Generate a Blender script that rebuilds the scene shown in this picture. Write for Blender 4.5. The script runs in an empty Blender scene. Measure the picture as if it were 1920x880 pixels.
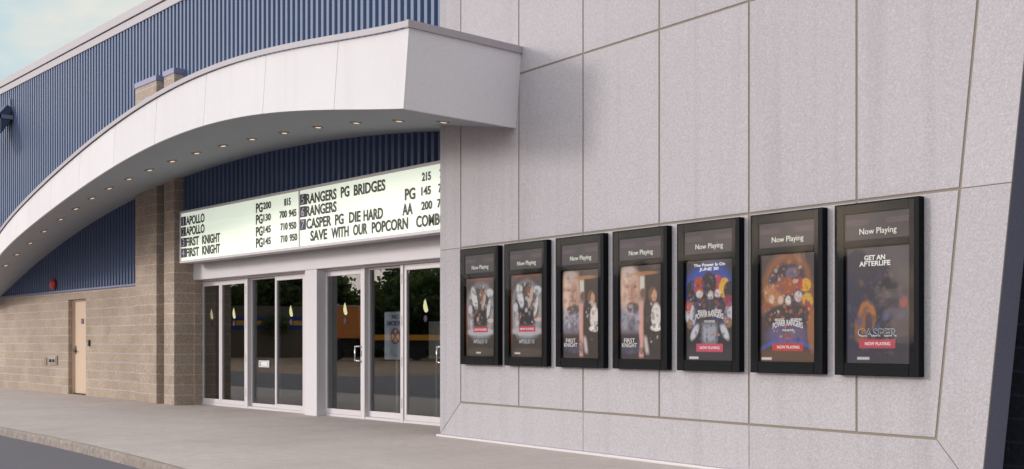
import bpy, bmesh, math, random
import numpy as np
from mathutils import Vector, Matrix
random.seed(7); np.random.seed(7)
R = math.radians
scene = bpy.context.scene
COL = scene.collection

# ------------------------------------------------------------------ camera, sky, sun, exposure
cam = bpy.data.cameras.new('camera')
cam.lens = 39.0; cam.sensor_width = 36.0; cam.shift_y = 0.1047
cam.clip_start = 0.1; cam.clip_end = 5000
camo = bpy.data.objects.new('camera', cam); COL.objects.link(camo)
camo.location = (0, 0, 1.24); camo.rotation_euler = (R(90), 0, R(48.3))
scene.camera = camo

SUN_AZ, SUN_EL = 42.0, 14.5          # degrees left of the facade's normal, and above the horizon
sdir = Vector((-math.sin(R(SUN_AZ))*math.cos(R(SUN_EL)), -math.cos(R(SUN_AZ))*math.cos(R(SUN_EL)), math.sin(R(SUN_EL))))
sun = bpy.data.lights.new('sun', 'SUN'); sun.energy = 1.0; sun.angle = R(9); sun.color = (1.0, 0.945, 0.91)
suno = bpy.data.objects.new('sun', sun); COL.objects.link(suno)
suno.rotation_euler = sdir.to_track_quat('Z', 'Y').to_euler()

world = bpy.data.worlds.new('World'); scene.world = world; world.use_nodes = True
nt = world.node_tree; N = nt.nodes; L = nt.links
bg = N['Background']; bg.inputs['Strength'].default_value = 0.15
sky = N.new('ShaderNodeTexSky'); sky.sky_type = 'NISHITA'; sky.sun_disc = False
sky.sun_elevation = R(SUN_EL); sky.sun_rotation = math.atan2(sdir.x, sdir.y)
sky.air_density = 1.0; sky.dust_density = 1.5; sky.ozone_density = 1.0
tc = N.new('ShaderNodeTexCoord'); mp = N.new('ShaderNodeMapping'); mp.inputs['Scale'].default_value = (4.0, 4.0, 9.0)
mp.inputs['Location'].default_value = (2.24, 1.06, 0.35)
no = N.new('ShaderNodeTexNoise'); no.inputs['Scale'].default_value = 1.6; no.inputs['Detail'].default_value = 7; no.inputs['Roughness'].default_value = 0.55
rp = N.new('ShaderNodeValToRGB'); rp.color_ramp.elements[0].position = 0.40; rp.color_ramp.elements[1].position = 0.60
rp.color_ramp.elements[1].color = (0.85, 0.85, 0.85, 1)
mx = N.new('ShaderNodeMixRGB'); mx.inputs[2].default_value = (3.7, 3.85, 3.6, 1)
hz = N.new('ShaderNodeMixRGB'); hz.inputs[0].default_value = 0.85; hz.inputs[2].default_value = (2.3, 3.0, 3.15, 1)
# added fill light: sky brightened on the side the facade looks at, unboosted behind
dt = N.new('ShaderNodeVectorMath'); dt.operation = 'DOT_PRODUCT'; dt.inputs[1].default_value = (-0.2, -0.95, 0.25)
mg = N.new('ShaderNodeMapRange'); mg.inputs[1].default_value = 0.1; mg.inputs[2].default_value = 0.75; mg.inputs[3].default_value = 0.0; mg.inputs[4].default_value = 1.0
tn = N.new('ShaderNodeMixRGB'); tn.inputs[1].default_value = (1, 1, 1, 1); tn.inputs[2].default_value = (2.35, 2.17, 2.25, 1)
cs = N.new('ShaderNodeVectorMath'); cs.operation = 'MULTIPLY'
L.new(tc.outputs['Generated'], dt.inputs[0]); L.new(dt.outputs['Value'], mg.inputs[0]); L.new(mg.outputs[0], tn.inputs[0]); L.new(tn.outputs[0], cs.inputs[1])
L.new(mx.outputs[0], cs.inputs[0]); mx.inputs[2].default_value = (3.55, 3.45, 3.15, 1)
L.new(tc.outputs['Generated'], mp.inputs[0]); L.new(mp.outputs[0], no.inputs['Vector']); L.new(no.outputs[0], rp.inputs[0])
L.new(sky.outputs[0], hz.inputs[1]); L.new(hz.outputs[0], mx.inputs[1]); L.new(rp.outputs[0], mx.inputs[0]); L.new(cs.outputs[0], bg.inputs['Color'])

scene.view_settings.view_transform = 'Standard'; scene.view_settings.look = 'None'
scene.view_settings.exposure = 0.63; scene.view_settings.gamma = 1.0
scene.render.engine = 'CYCLES'
scene.cycles.max_bounces = 6; scene.cycles.transparent_max_bounces = 12
scene.cycles.caustics_reflective = False; scene.cycles.caustics_refractive = False

# ------------------------------------------------------------------ materials
MATS = {}
def mat(name, col, rough=0.7, spec=0.4, metal=0.0, noise=None, bump=None, emit=None):
    """noise=(scale, amount[, second colour]) mottles the colour; bump=(scale, strength, distance)."""
    if name in MATS: return MATS[name]
    m = bpy.data.materials.new(name); m.use_nodes = True; MATS[name] = m
    t = m.node_tree; b = t.nodes['Principled BSDF']
    b.inputs['Base Color'].default_value = (*col, 1); b.inputs['Roughness'].default_value = rough
    b.inputs['Specular IOR Level'].default_value = spec; b.inputs['Metallic'].default_value = metal
    if noise or bump: g = t.nodes.new('ShaderNodeNewGeometry')
    if noise:
        last = None
        for sc, am, c2 in noise:
            n = t.nodes.new('ShaderNodeTexNoise'); n.inputs['Scale'].default_value = sc; n.inputs['Detail'].default_value = 5
            t.links.new(g.outputs['Position'], n.inputs['Vector'])
            r = t.nodes.new('ShaderNodeMapRange'); r.inputs[1].default_value = 0.35; r.inputs[2].default_value = 0.68
            r.inputs[3].default_value = 0.0; r.inputs[4].default_value = am; t.links.new(n.outputs[0], r.inputs[0])
            x = t.nodes.new('ShaderNodeMixRGB'); x.inputs[1].default_value = (*col, 1); x.inputs[2].default_value = (*c2, 1)
            if last: t.links.new(last.outputs[0], x.inputs[1])
            t.links.new(r.outputs[0], x.inputs[0]); last = x
        t.links.new(last.outputs[0], b.inputs['Base Color'])
    if bump:
        n = t.nodes.new('ShaderNodeTexNoise'); n.inputs['Scale'].default_value = bump[0]; n.inputs['Detail'].default_value = 4
        t.links.new(g.outputs['Position'], n.inputs['Vector'])
        u = t.nodes.new('ShaderNodeBump'); u.inputs['Strength'].default_value = bump[1]; u.inputs['Distance'].default_value = bump[2]
        t.links.new(n.outputs[0], u.inputs['Height']); t.links.new(u.outputs[0], b.inputs['Normal'])
    if emit:
        b.inputs['Emission Color'].default_value = (*emit[0], 1); b.inputs['Emission Strength'].default_value = emit[1]
    return m

def block_mat(name, c1, c2, mortar, contrast=1.0):
    """Split-face concrete block in running bond: 0.4 x 0.2 m courses."""
    m = bpy.data.materials.new(name); m.use_nodes = True; MATS[name] = m
    t = m.node_tree; nn = t.nodes; ll = t.links; b = nn['Principled BSDF']
    b.inputs['Roughness'].default_value = 0.9; b.inputs['Specular IOR Level'].default_value = 0.2
    g = nn.new('ShaderNodeNewGeometry'); s = nn.new('ShaderNodeSeparateXYZ'); ll.new(g.outputs['Position'], s.inputs[0])
    a = nn.new('ShaderNodeMath'); a.operation = 'ADD'; ll.new(s.outputs[0], a.inputs[0]); ll.new(s.outputs[1], a.inputs[1])
    c = nn.new('ShaderNodeCombineXYZ'); ll.new(a.outputs[0], c.inputs[0]); ll.new(s.outputs[2], c.inputs[1])
    wob = nn.new('ShaderNodeTexNoise'); wob.inputs['Scale'].default_value = 9.0; ll.new(g.outputs['Position'], wob.inputs['Vector'])
    wv = nn.new('ShaderNodeVectorMath'); wv.operation = 'SCALE'; wv.inputs['Scale'].default_value = 0.018; ll.new(wob.outputs['Color'], wv.inputs[0])
    wa = nn.new('ShaderNodeVectorMath'); wa.operation = 'ADD'; ll.new(c.outputs[0], wa.inputs[0]); ll.new(wv.outputs[0], wa.inputs[1])
    br = nn.new('ShaderNodeTexBrick'); br.inputs['Scale'].default_value = 1.0
    br.inputs['Brick Width'].default_value = 0.4; br.inputs['Row Height'].default_value = 0.2; br.inputs['Mortar Size'].default_value = 0.009
    br.inputs['Mortar Smooth'].default_value = 0.35; br.inputs['Bias'].default_value = 0.0; br.offset = 0.5
    br.inputs['Color1'].default_value = (*c1, 1); br.inputs['Color2'].default_value = (*c2, 1); br.inputs['Mortar'].default_value = (*[a*0.65+m_*0.35 for a, m_ in zip(c1, mortar)], 1)
    ll.new(wa.outputs[0], br.inputs['Vector'])  # rows start at multiples of 0.2 m
    n1 = nn.new('ShaderNodeTexNoise'); n1.inputs['Scale'].default_value = 28; n1.inputs['Detail'].default_value = 6; ll.new(g.outputs['Position'], n1.inputs['Vector'])
    n2 = nn.new('ShaderNodeTexNoise'); n2.inputs['Scale'].default_value = 1.1; n2.inputs['Detail'].default_value = 3; ll.new(g.outputs['Position'], n2.inputs['Vector'])
    mr = nn.new('ShaderNodeMapRange'); mr.inputs[1].default_value = 0.3; mr.inputs[2].default_value = 0.7; mr.inputs[3].default_value = 1 - 0.22*contrast; mr.inputs[4].default_value = 1 + 0.2*contrast
    ll.new(n1.outputs[0], mr.inputs[0])
    mr2 = nn.new('ShaderNodeMapRange'); mr2.inputs[1].default_value = 0.3; mr2.inputs[2].default_value = 0.7; mr2.inputs[3].default_value = 0.9; mr2.inputs[4].default_value = 1.1
    ll.new(n2.outputs[0], mr2.inputs[0])
    mm = nn.new('ShaderNodeMath'); mm.operation = 'MULTIPLY'; ll.new(mr.outputs[0], mm.inputs[0]); ll.new(mr2.outputs[0], mm.inputs[1])
    vm = nn.new('ShaderNodeVectorMath'); vm.operation = 'SCALE'; fz = nn.new('ShaderNodeSeparateXYZ'); ll.new(wa.outputs[0], fz.inputs[0])
    dv = nn.new('ShaderNodeMath'); dv.operation = 'PINGPONG'; dv.inputs[1].default_value = 0.1; ll.new(fz.outputs[1], dv.inputs[0])
    ml = nn.new('ShaderNodeMapRange'); ml.inputs[1].default_value = 0.006; ml.inputs[2].default_value = 0.016; ml.inputs[3].default_value = 1.0; ml.inputs[4].default_value = 0.0
    ll.new(dv.outputs[0], ml.inputs[0])
    bed = nn.new('ShaderNodeMixRGB'); bed.inputs[2].default_value = (*mortar, 1); ll.new(ml.outputs[0], bed.inputs[0]); ll.new(br.outputs['Color'], bed.inputs[1])
    ll.new(bed.outputs[0], vm.inputs[0]); ll.new(mm.outputs[0], vm.inputs['Scale'])
    ll.new(vm.outputs[0], b.inputs['Base Color'])
    h = nn.new('ShaderNodeMath'); h.operation = 'SUBTRACT'; ll.new(n1.outputs[0], h.inputs[0]); ll.new(br.outputs['Fac'], h.inputs[1])
    u = nn.new('ShaderNodeBump'); u.inputs['Strength'].default_value = 0.55; u.inputs['Distance'].default_value = 0.02
    ll.new(h.outputs[0], u.inputs['Height']); ll.new(u.outputs[0], b.inputs['Normal'])
    return m

def glass_mat(name, refl, tint, bump=None, rough=0.0, gain=1.0, tone=1.0):
    m = bpy.data.materials.new(name); m.use_nodes = True; MATS[name] = m
    t = m.node_tree; nn = t.nodes; ll = t.links; nn.remove(nn['Principled BSDF']); out = nn['Material Output']
    tr = nn.new('ShaderNodeBsdfTransparent'); tr.inputs[0].default_value = (*tint, 1)
    gl = nn.new('ShaderNodeBsdfGlossy'); gl.inputs['Roughness'].default_value = rough; gl.inputs[0].default_value = (tone, tone, tone, 1)
    fc = nn.new('ShaderNodeLayerWeight'); fc.inputs['Blend'].default_value = 0.5       # Schlick, the same from both sides of the sheet
    pw5 = nn.new('ShaderNodeMath'); pw5.operation = 'POWER'; pw5.inputs[1].default_value = 5.0; ll.new(fc.outputs['Facing'], pw5.inputs[0])
    lw = nn.new('ShaderNodeMath'); lw.operation = 'MULTIPLY_ADD'; lw.inputs[1].default_value = 0.96; lw.inputs[2].default_value = 0.04; ll.new(pw5.outputs[0], lw.inputs[0])
    ad = nn.new('ShaderNodeMath'); ad.operation = 'MULTIPLY_ADD'; ad.inputs[1].default_value = gain; ad.inputs[2].default_value = refl; ad.use_clamp = True
    ll.new(lw.outputs[0], ad.inputs[0])
    mi = nn.new('ShaderNodeMixShader'); ll.new(ad.outputs[0], mi.inputs[0]); ll.new(tr.outputs[0], mi.inputs[1]); ll.new(gl.outputs[0], mi.inputs[2])
    ll.new(mi.outputs[0], out.inputs[0])
    if bump:
        g = nn.new('ShaderNodeNewGeometry')
        n = nn.new('ShaderNodeTexNoise'); n.inputs['Scale'].default_value = bump[0]; n.inputs['Detail'].default_value = 1.5; ll.new(g.outputs['Position'], n.inputs['Vector'])
        u = nn.new('ShaderNodeBump'); u.inputs['Strength'].default_value = bump[1]; u.inputs['Distance'].default_value = bump[2]
        ll.new(n.outputs[0], u.inputs['Height']); ll.new(u.outputs[0], gl.inputs['Normal'])
    return m

BLOCK = block_mat('tan_block', (0.41, 0.325, 0.256), (0.36, 0.283, 0.222), (0.48, 0.425, 0.415))
DARKBLOCK = block_mat('dark_block', (0.022, 0.024, 0.034), (0.016, 0.018, 0.027), (0.03, 0.036, 0.065))
def weather(m, streak=0.16, tone=0.05):
    t = m.node_tree; nn = t.nodes; ll = t.links; b = nn['Principled BSDF']; src = b.inputs['Base Color'].links[0].from_socket
    g = nn.new('ShaderNodeNewGeometry'); v = nn.new('ShaderNodeVectorMath'); v.operation = 'MULTIPLY'; v.inputs[1].default_value = (5.5, 5.5, 0.22); ll.new(g.outputs['Position'], v.inputs[0])
    n = nn.new('ShaderNodeTexNoise'); n.inputs['Scale'].default_value = 1.0; n.inputs['Detail'].default_value = 5; ll.new(v.outputs[0], n.inputs['Vector'])
    r = nn.new('ShaderNodeMapRange'); r.inputs[1].default_value = 0.52; r.inputs[2].default_value = 0.75; r.inputs[3].default_value = 1.0; r.inputs[4].default_value = 1-streak; ll.new(n.outputs[0], r.inputs[0])
    o = nn.new('ShaderNodeObjectInfo'); q = nn.new('ShaderNodeMapRange'); q.inputs[3].default_value = 1-tone; q.inputs[4].default_value = 1+tone; ll.new(o.outputs['Random'], q.inputs[0])
    k = nn.new('ShaderNodeMath'); k.operation = 'MULTIPLY'; ll.new(r.outputs[0], k.inputs[0]); ll.new(q.outputs[0], k.inputs[1])
    s = nn.new('ShaderNodeVectorMath'); s.operation = 'SCALE'; ll.new(src, s.inputs[0]); ll.new(k.outputs[0], s.inputs['Scale']); ll.new(s.outputs[0], b.inputs['Base Color'])
BLUE = mat('blue_metal', (0.078, 0.118, 0.220), 0.5, 0.4, noise=[(0.7, 0.5, (0.108, 0.142, 0.235)), (5, 0.3, (0.064, 0.10, 0.20))])
STUCCO = mat('stucco', (0.425, 0.40, 0.41), 0.85, 0.25, noise=[(0.55, 0.55, (0.36, 0.33, 0.335)), (2.3, 0.3, (0.425, 0.40, 0.42)), (48, 0.85, (0.51, 0.485, 0.52)), (75, 0.6, (0.32, 0.295, 0.315))], bump=(70, 0.35, 0.006))
STUCCO2 = mat('canopy_stucco', (0.715, 0.688, 0.70), 0.8, 0.25, noise=[(0.8, 0.45, (0.65, 0.615, 0.62)), (3.5, 0.25, (0.74, 0.715, 0.73)), (40, 0.4, (0.63, 0.60, 0.62))], bump=(70, 0.2, 0.004))
weather(STUCCO, 0.12, 0.035); weather(STUCCO2, 0.05, 0.02)
JOINT = mat('joint_sealant', (0.24, 0.205, 0.165), 0.9, 0.2)
THINJOINT = mat('thin_seam', (0.28, 0.25, 0.23), 0.9, 0.2)
COPING = mat('coping_metal', (0.37, 0.335, 0.365), 0.5, 0.4, noise=[(1.5, 0.4, (0.36, 0.33, 0.35))])
CAPBLUE = mat('cap_blue', (0.20, 0.20, 0.33), 0.5, 0.4)
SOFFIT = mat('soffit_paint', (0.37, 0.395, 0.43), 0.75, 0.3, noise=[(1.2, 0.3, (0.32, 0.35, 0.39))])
WHITE = mat('white_paint', (0.64, 0.605, 0.63), 0.5, 0.4, noise=[(2.0, 0.25, (0.6, 0.55, 0.55))])
ALU = mat('painted_aluminium', (0.62, 0.575, 0.585), 0.42, 0.5, noise=[(3.0, 0.2, (0.56, 0.52, 0.53))])
STEEL = mat('bright_steel', (0.72, 0.72, 0.72), 0.25, 0.5, metal=0.9)
DARKSTEEL = mat('dark_steel', (0.12, 0.11, 0.11), 0.45, 0.5, metal=0.6)
DOORPAINT = mat('peach_door', (0.60, 0.445, 0.325), 0.55, 0.35, noise=[(3.0, 0.3, (0.55, 0.40, 0.29))])
BLACK = mat('black_gloss', (0.010, 0.011, 0.013), 0.28, 0.5)
CASEBLACK = mat('case_black', (0.0045, 0.005, 0.007), 0.5, 0.08)
SIGNWHITE = mat('sign_face', (0.78, 0.82, 0.72), 0.45, 0.3, noise=[(1.1, 0.8, (0.68, 0.78, 0.66)), (3.5, 0.4, (0.82, 0.80, 0.64))], emit=((0.88, 1.0, 0.86), 0.30))
LETTER = mat('letter_black', (0.045, 0.036, 0.028), 0.5, 0.3)
TILE = mat('tile_purple', (0.045, 0.035, 0.07), 0.5, 0.3)
TILEFIG = mat('tile_figure', (0.55, 0.53, 0.62), 0.5, 0.3)
RED = mat('bell_red', (0.42, 0.03, 0.03), 0.4, 0.5)
GREYBOX = mat('grey_box', (0.36, 0.31, 0.26), 0.6, 0.3)
CHAR = mat('charcoal', (0.03, 0.03, 0.035), 0.6, 0.3)
LAMP = mat('warm_lamp', (0.9, 0.6, 0.35), 0.5, 0.2, emit=((1.0, 0.70, 0.48), 0.45))
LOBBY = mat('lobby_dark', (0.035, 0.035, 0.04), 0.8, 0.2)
FIXTURE = mat('fixture_blue', (0.035, 0.05, 0.10), 0.45, 0.5)
GLASS = glass_mat('door_glass', 0.095, (0.72, 0.75, 0.77), bump=(0.55, 0.05, 0.02))
PLEXI = glass_mat('plexi', 0.03, (0.93, 0.93, 0.93), bump=(1.7, 0.035, 0.05), gain=1.0, rough=0.03, tone=0.22)
CONCRETE = mat('sidewalk_concrete', (0.58, 0.505, 0.465), 0.9, 0.2, noise=[(0.33, 0.9, (0.42, 0.345, 0.305)), (1.3, 0.6, (0.66, 0.58, 0.545)), (6, 0.5, (0.43, 0.36, 0.325)), (45, 0.7, (0.37, 0.32, 0.315))], bump=(60, 0.4, 0.005))
KERBM = mat('kerb_concrete', (0.33, 0.28, 0.25), 0.9, 0.2, noise=[(1.3, 0.6, (0.24, 0.20, 0.18)), (14, 0.7, (0.17, 0.14, 0.125))], bump=(40, 0.5, 0.008))
ASPHALT = mat('asphalt', (0.13, 0.115, 0.132), 0.9, 0.2, noise=[(0.6, 0.5, (0.165, 0.145, 0.16)), (220, 0.6, (0.20, 0.19, 0.21))], bump=(220, 0.6, 0.006))
GRAVEL = mat('brown_gravel', (0.44, 0.30, 0.21), 0.95, 0.1, noise=[(0.3, 0.5, (0.17, 0.12, 0.085)), (5, 0.5, (0.28, 0.2, 0.15))])
EARTH = mat('dry_grass_ground', (0.10, 0.11, 0.05), 0.95, 0.1, noise=[(0.1, 0.6, (0.14, 0.13, 0.07))])

# ------------------------------------------------------------------ mesh helpers
def chain_loc(o):
    v = Vector((0, 0, 0))
    while o is not None: v += o.location; o = o.parent
    return v

class MB:
    def __init__(s): s.v = []; s.f = []
    def add(s, vs, fs):
        n = len(s.v); s.v += [tuple(p) for p in vs]; s.f += [tuple(i+n for i in q) for q in fs]; return s
    def box(s, x0, x1, y0, y1, z0, z1):
        return s.add([(x0,y0,z0),(x1,y0,z0),(x1,y1,z0),(x0,y1,z0),(x0,y0,z1),(x1,y0,z1),(x1,y1,z1),(x0,y1,z1)],
                     [(0,3,2,1),(4,5,6,7),(0,1,5,4),(1,2,6,5),(2,3,7,6),(3,0,4,7)])
    def prism(s, poly, y0, y1):
        """poly: (x, z) counter-clockwise seen from -y; extruded from y0 (front) to y1."""
        n = len(poly); vs = [(x, y0, z) for x, z in poly] + [(x, y1, z) for x, z in poly]
        return s.add(vs, [tuple(range(n)), tuple(range(2*n-1, n-1, -1))] + [(i, i+n, (i+1) % n+n, (i+1) % n) for i in range(n)])
    def flat(s, poly, z0, z1):
        n = len(poly); vs = [(x, y, z1) for x, y in poly] + [(x, y, z0) for x, y in poly]
        return s.add(vs, [tuple(range(n)), tuple(range(2*n-1, n-1, -1))] + [(i, i+n, (i+1) % n+n, (i+1) % n) for i in range(n)])
    def tube(s, a, b, r, n=10, r2=None):
        a = Vector(a); b = Vector(b); d = (b-a).normalized(); p = d.orthogonal().normalized(); q = d.cross(p); r2 = r if r2 is None else r2
        vs = [a+(p*math.cos(6.28318*i/n)+q*math.sin(6.28318*i/n))*r for i in range(n)] + [b+(p*math.cos(6.28318*i/n)+q*math.sin(6.28318*i/n))*r2 for i in range(n)]
        return s.add(vs, [tuple(range(n-1, -1, -1)), tuple(range(n, 2*n))] + [(i, (i+1) % n, (i+1) % n+n, i+n) for i in range(n)])
    def grid(s, pts):
        """pts: rows of points; one sheet."""
        h = len(pts); w = len(pts[0])
        return s.add([p for r in pts for p in r], [(i*w+j, i*w+j+1, (i+1)*w+j+1, (i+1)*w+j) for i in range(h-1) for j in range(w-1)])
    def build(s, name, m, parent=None, local=False, bevel=0.0, smooth=False, at=None):
        me = bpy.data.meshes.new(name); off = Vector((0, 0, 0))
        if parent is not None and not local: off = chain_loc(parent)
        if at is not None and parent is None: off = Vector(at)
        me.from_pydata([tuple(Vector(p)-off) for p in s.v], [], s.f); me.validate(); me.update()
        me.materials.append(m)
        if smooth:
            for p in me.polygons: p.use_smooth = True
        o = bpy.data.objects.new(name, me); COL.objects.link(o)
        if at is not None and parent is None: o.location = at
        if parent is not None: o.parent = parent
        if bevel:
            b = o.modifiers.new('bevel', 'BEVEL'); b.width = bevel; b.segments = 2; b.limit_method = 'ANGLE'; b.angle_limit = R(40)
        return o

def tag(o, label=None, cat=None, group=None, kind=None):
    if label: o['label'] = label
    if cat: o['category'] = cat
    if group: o['group'] = group
    if kind: o['kind'] = kind
    return o
def empty(name, loc, label, cat, group=None, rz=0.0):
    o = bpy.data.objects.new(name, None); COL.objects.link(o); o.location = loc; o.rotation_euler = (0, 0, rz); o.empty_display_size = 0.2
    return tag(o, label, cat, group)

# text: every string is turned into a flat mesh once, in a single depsgraph pass
TEXTS = ['APOLLO','FIRST','KNIGHT','PG','AA','RANGERS','BRIDGES','CASPER','DIE','HARD','SAVE','WITH','OUR','POPCORN','COMBO',
         '200','130','145','215','815','700','945','710','950','7','70','1','2','3','4','5','6',
         'Now Playing','NOW PLAYING','APOLLO 13','MIGHTY','MORPHIN','POWER RANGERS','THE MOVIE','The Power Is On','JUNE 30','GET AN','AFTERLIFE','NO','SMOKING']
TM = {}
def prefetch():
    obs = []
    for tx in TEXTS:
        for bold in (0, 1):
            c = bpy.data.curves.new('t', 'FONT'); c.body = tx; c.resolution_u = 3; c.offset = 0.026 if bold else 0.0
            o = bpy.data.objects.new('t', c); COL.objects.link(o); obs.append((tx, bold, o, c))
    dg = bpy.context.evaluated_depsgraph_get()
    for tx, bold, o, c in obs:
        me = bpy.data.meshes.new_from_object(o.evaluated_get(dg))
        v = np.array([p.co[:2] for p in me.vertices]); f = [tuple(p.vertices) for p in me.polygons]
        cap = 0.69
        TM[(tx, bold)] = (v, f); bpy.data.meshes.remove(me)
    for tx, bold, o, c in obs:
        bpy.data.objects.remove(o); bpy.data.curves.remove(c)
prefetch()
def text(mb, tx, x0, x1, z0, h, y, bold=1, th=0.003, arc=None):
    """Lettering on a plane facing -y: from x0 to x1, baseline z0, capitals h tall; its face at y, th thick."""
    v, f = TM[(tx, bold)]; mn = v.min(0); mxx = v.max(0)
    k = (x1-x0)/(mxx[0]-mn[0]); kz = h/0.70
    X = x0+(v[:, 0]-mn[0])*k; Z = z0+v[:, 1]*kz
    if arc is not None: Z = Z+arc*(1-((X-(x0+x1)/2)/((x1-x0)/2))**2)
    n = len(v); vs = [(a, y, c) for a, c in zip(X, Z)]
    mb.add(vs, f)
    if th:
        bm = {}
        for q in f:
            for i in range(len(q)):
                e = (q[i], q[(i+1) % len(q)])
                bm[e] = 1
        edge = [e for e in bm if (e[1], e[0]) not in bm]
        mb.add([(a, y, c) for a, c in zip(X, Z)] + [(a, y+th, c) for a, c in zip(X, Z)], [(e[1], e[0], e[0]+n, e[1]+n) for e in edge])
    return mb

# ------------------------------------------------------------------ ground
def sheet(name, poly, z, m, kind='structure'):
    b = MB(); b.add([(x, y, z) for x, y in poly], [tuple(range(len(poly)))]); return tag(b.build(name, m), kind=kind)
sheet('ground', [(-1500,-1500),(1500,-1500),(1500,1500),(-1500,1500)], -0.125, EARTH)
KX = [(-70,5.3),(-45,5.3),(-32,5.28),(-26,5.26),(-21,5.22),(-17,5.15),(-15,5.11),(-13.5,5.05),(-12,4.95),(-10.4,4.80),(-9,4.62),(-7.5,4.40),(-5.5,4.1),(-3,3.8),(2,3.4),(12,3.1),(25,3.0)]
def kerb_y(x):
    return float(np.interp(x, [p[0] for p in KX], [p[1] for p in KX]))
sheet('parking_lot', [(-36,-60),(60,-60),(60,4.2)] + [(x, y+0.06) for x, y in KX[::-1]] + [(-70,-4),(-36,-4)], -0.110, ASPHALT)
sheet('gravel_lot', [(-100,-75),(-36,-75),(-36,-4),(-70,-4),(-70,9),(-100,9)], -0.117, GRAVEL)
xs = np.arange(-70, 25.01, 0.5)
b = MB(); b.grid([[(x, kerb_y(x)+0.05, 0.0) for x in xs], [(x, 10.3, 0.0) for x in xs]]); tag(b.build('sidewalk', CONCRETE), kind='structure')
sec = [(0.055, 0.0005), (0.035, 0.0005), (0.016, -0.004), (0.004, -0.016), (-0.004, -0.045), (-0.014, -0.112)]
xs = np.arange(-70, 25.01, 0.25)
wob = np.convolve(np.random.randn(len(xs)), np.ones(5)/5, 'same')*0.006
b = MB(); b.grid([[(x, kerb_y(x)+dy+w, z) for x, w in zip(xs, wob)] for dy, z in sec[::-1]]); tag(b.build('kerb', KERBM, smooth=True), kind='structure')

# ------------------------------------------------------------------ the building
FY = 9.70                                             # plane of the blue cladding
bld = empty('cinema_building', (-21.0, 9.7, 0), 'cinema building with ribbed blue metal cladding over tan block and glass doors', 'building')
# block base at the left, with a door opening
DX0, DX1, DZ = -26.66, -25.56, 2.235
b = MB(); y0, y1 = 9.65, 9.95
b.box(-46, DX0, y0, y1, 0, 2.42); b.box(DX1, -22.25, y0, y1, 0, 2.42); b.box(DX0, DX1, y0, y1, DZ, 2.42)
b.box(-22.30, -20.45, 9.86, 10.3, 0, 2.80)
b.build('block_wall', BLOCK, bld)
MB().box(-46, -22.30, 9.615, 9.72, 2.422, 2.468).build('wall_flashing', CAPBLUE, bld, bevel=0.006)
d = MB().box(DX0+0.05, DX1-0.03, 9.78, 9.83, 0.025, DZ-0.04).build('steel_door', DOORPAINT, bld, bevel=0.004)
b = MB(); b.box(DX0+0.004, DX0+0.048, 9.745, 9.85, 0.004, DZ-0.003); b.box(DX1-0.028, DX1-0.004, 9.745, 9.85, 0.004, DZ-0.003); b.box(DX0+0.048, DX1-0.028, 9.745, 9.85, DZ-0.038, DZ-0.003)
b.build('door_frame', DOORPAINT, d, bevel=0.003)
MB().box(-26.16, -26.02, 9.768, 9.779, 1.66, 1.78).build('door_plate', mat('plate_plum', (0.10, 0.07, 0.10), 0.5), d)
b = MB(); b.tube((-26.52, 9.775, 1.03), (-26.52, 9.72, 1.03), 0.03, 12); b.tube((-26.53, 9.715, 1.03), (-26.39, 9.715, 1.03), 0.014, 8); b.box(-26.56, -26.48, 9.772, 9.779, 0.95, 1.14)
b.build('handle', DARKSTEEL, d)
MB().box(DX0+0.05, DX1-0.03, 9.70, 9.84, 0.003, 0.022).build('threshold', CHAR, d)

# ribbed cladding
def ribs(x0, x1, z0, z1, y):
    p = 0.162; prof = []
    x = x0
    while x < x1:
        for dx, dy in ((0, 0), (0.050, 0), (0.070, -0.055), (0.140, -0.055), (0.160, 0)):
            if x+dx < x1: prof.append((x+dx, y+dy))
        x += p
    prof.append((x1, y))
    return MB().grid([[(a, c, z0) for a, c in prof], [(a, c, z1) for a, c in prof]])
XS = -46+152*0.162
c1 = ribs(-46, XS, 2.46, 8.0, FY)
c2 = ribs(XS, -11.4, 2.80, 8.0, FY)
c1.add(c2.v, c2.f); c1.build('metal_cladding', BLUE, bld)
MB().box(-22.35, -22.30, 9.648, 9.705, 2.47, 4.32).build('corner_trim', CAPBLUE, bld)
# parapet coping: two stepped bands with a shadow gap
b = MB(); b.box(-46, -11.3, 9.625, 9.80, 7.93, 8.09); b.box(-46, -11.3, 9.665, 9.80, 8.09, 8.112); b.box(-46, -11.3, 9.60, 9.95, 8.112, 8.29)
b.build('parapet_coping', COPING, bld, bevel=0.003)
b = MB(); b.box(-45.9, 10, 9.98, 34, 7.6, 7.8); b.build('roof', mat('roof_grey', (0.25, 0.25, 0.25), 0.9), bld)
b = MB(); b.box(-46, -45.8, 9.98, 34, 0, 8.0); b.box(9.8, 10, 9.98, 34, 0, 8.0); b.box(-46, 10, 34, 34.2, 0, 8.0); b.build('outer_wall', BLOCK, bld)
MB().box(-11.45, 10, 9.42, 9.72, 0, 7.9).build('dark_block_wall', DARKBLOCK, bld)
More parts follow.
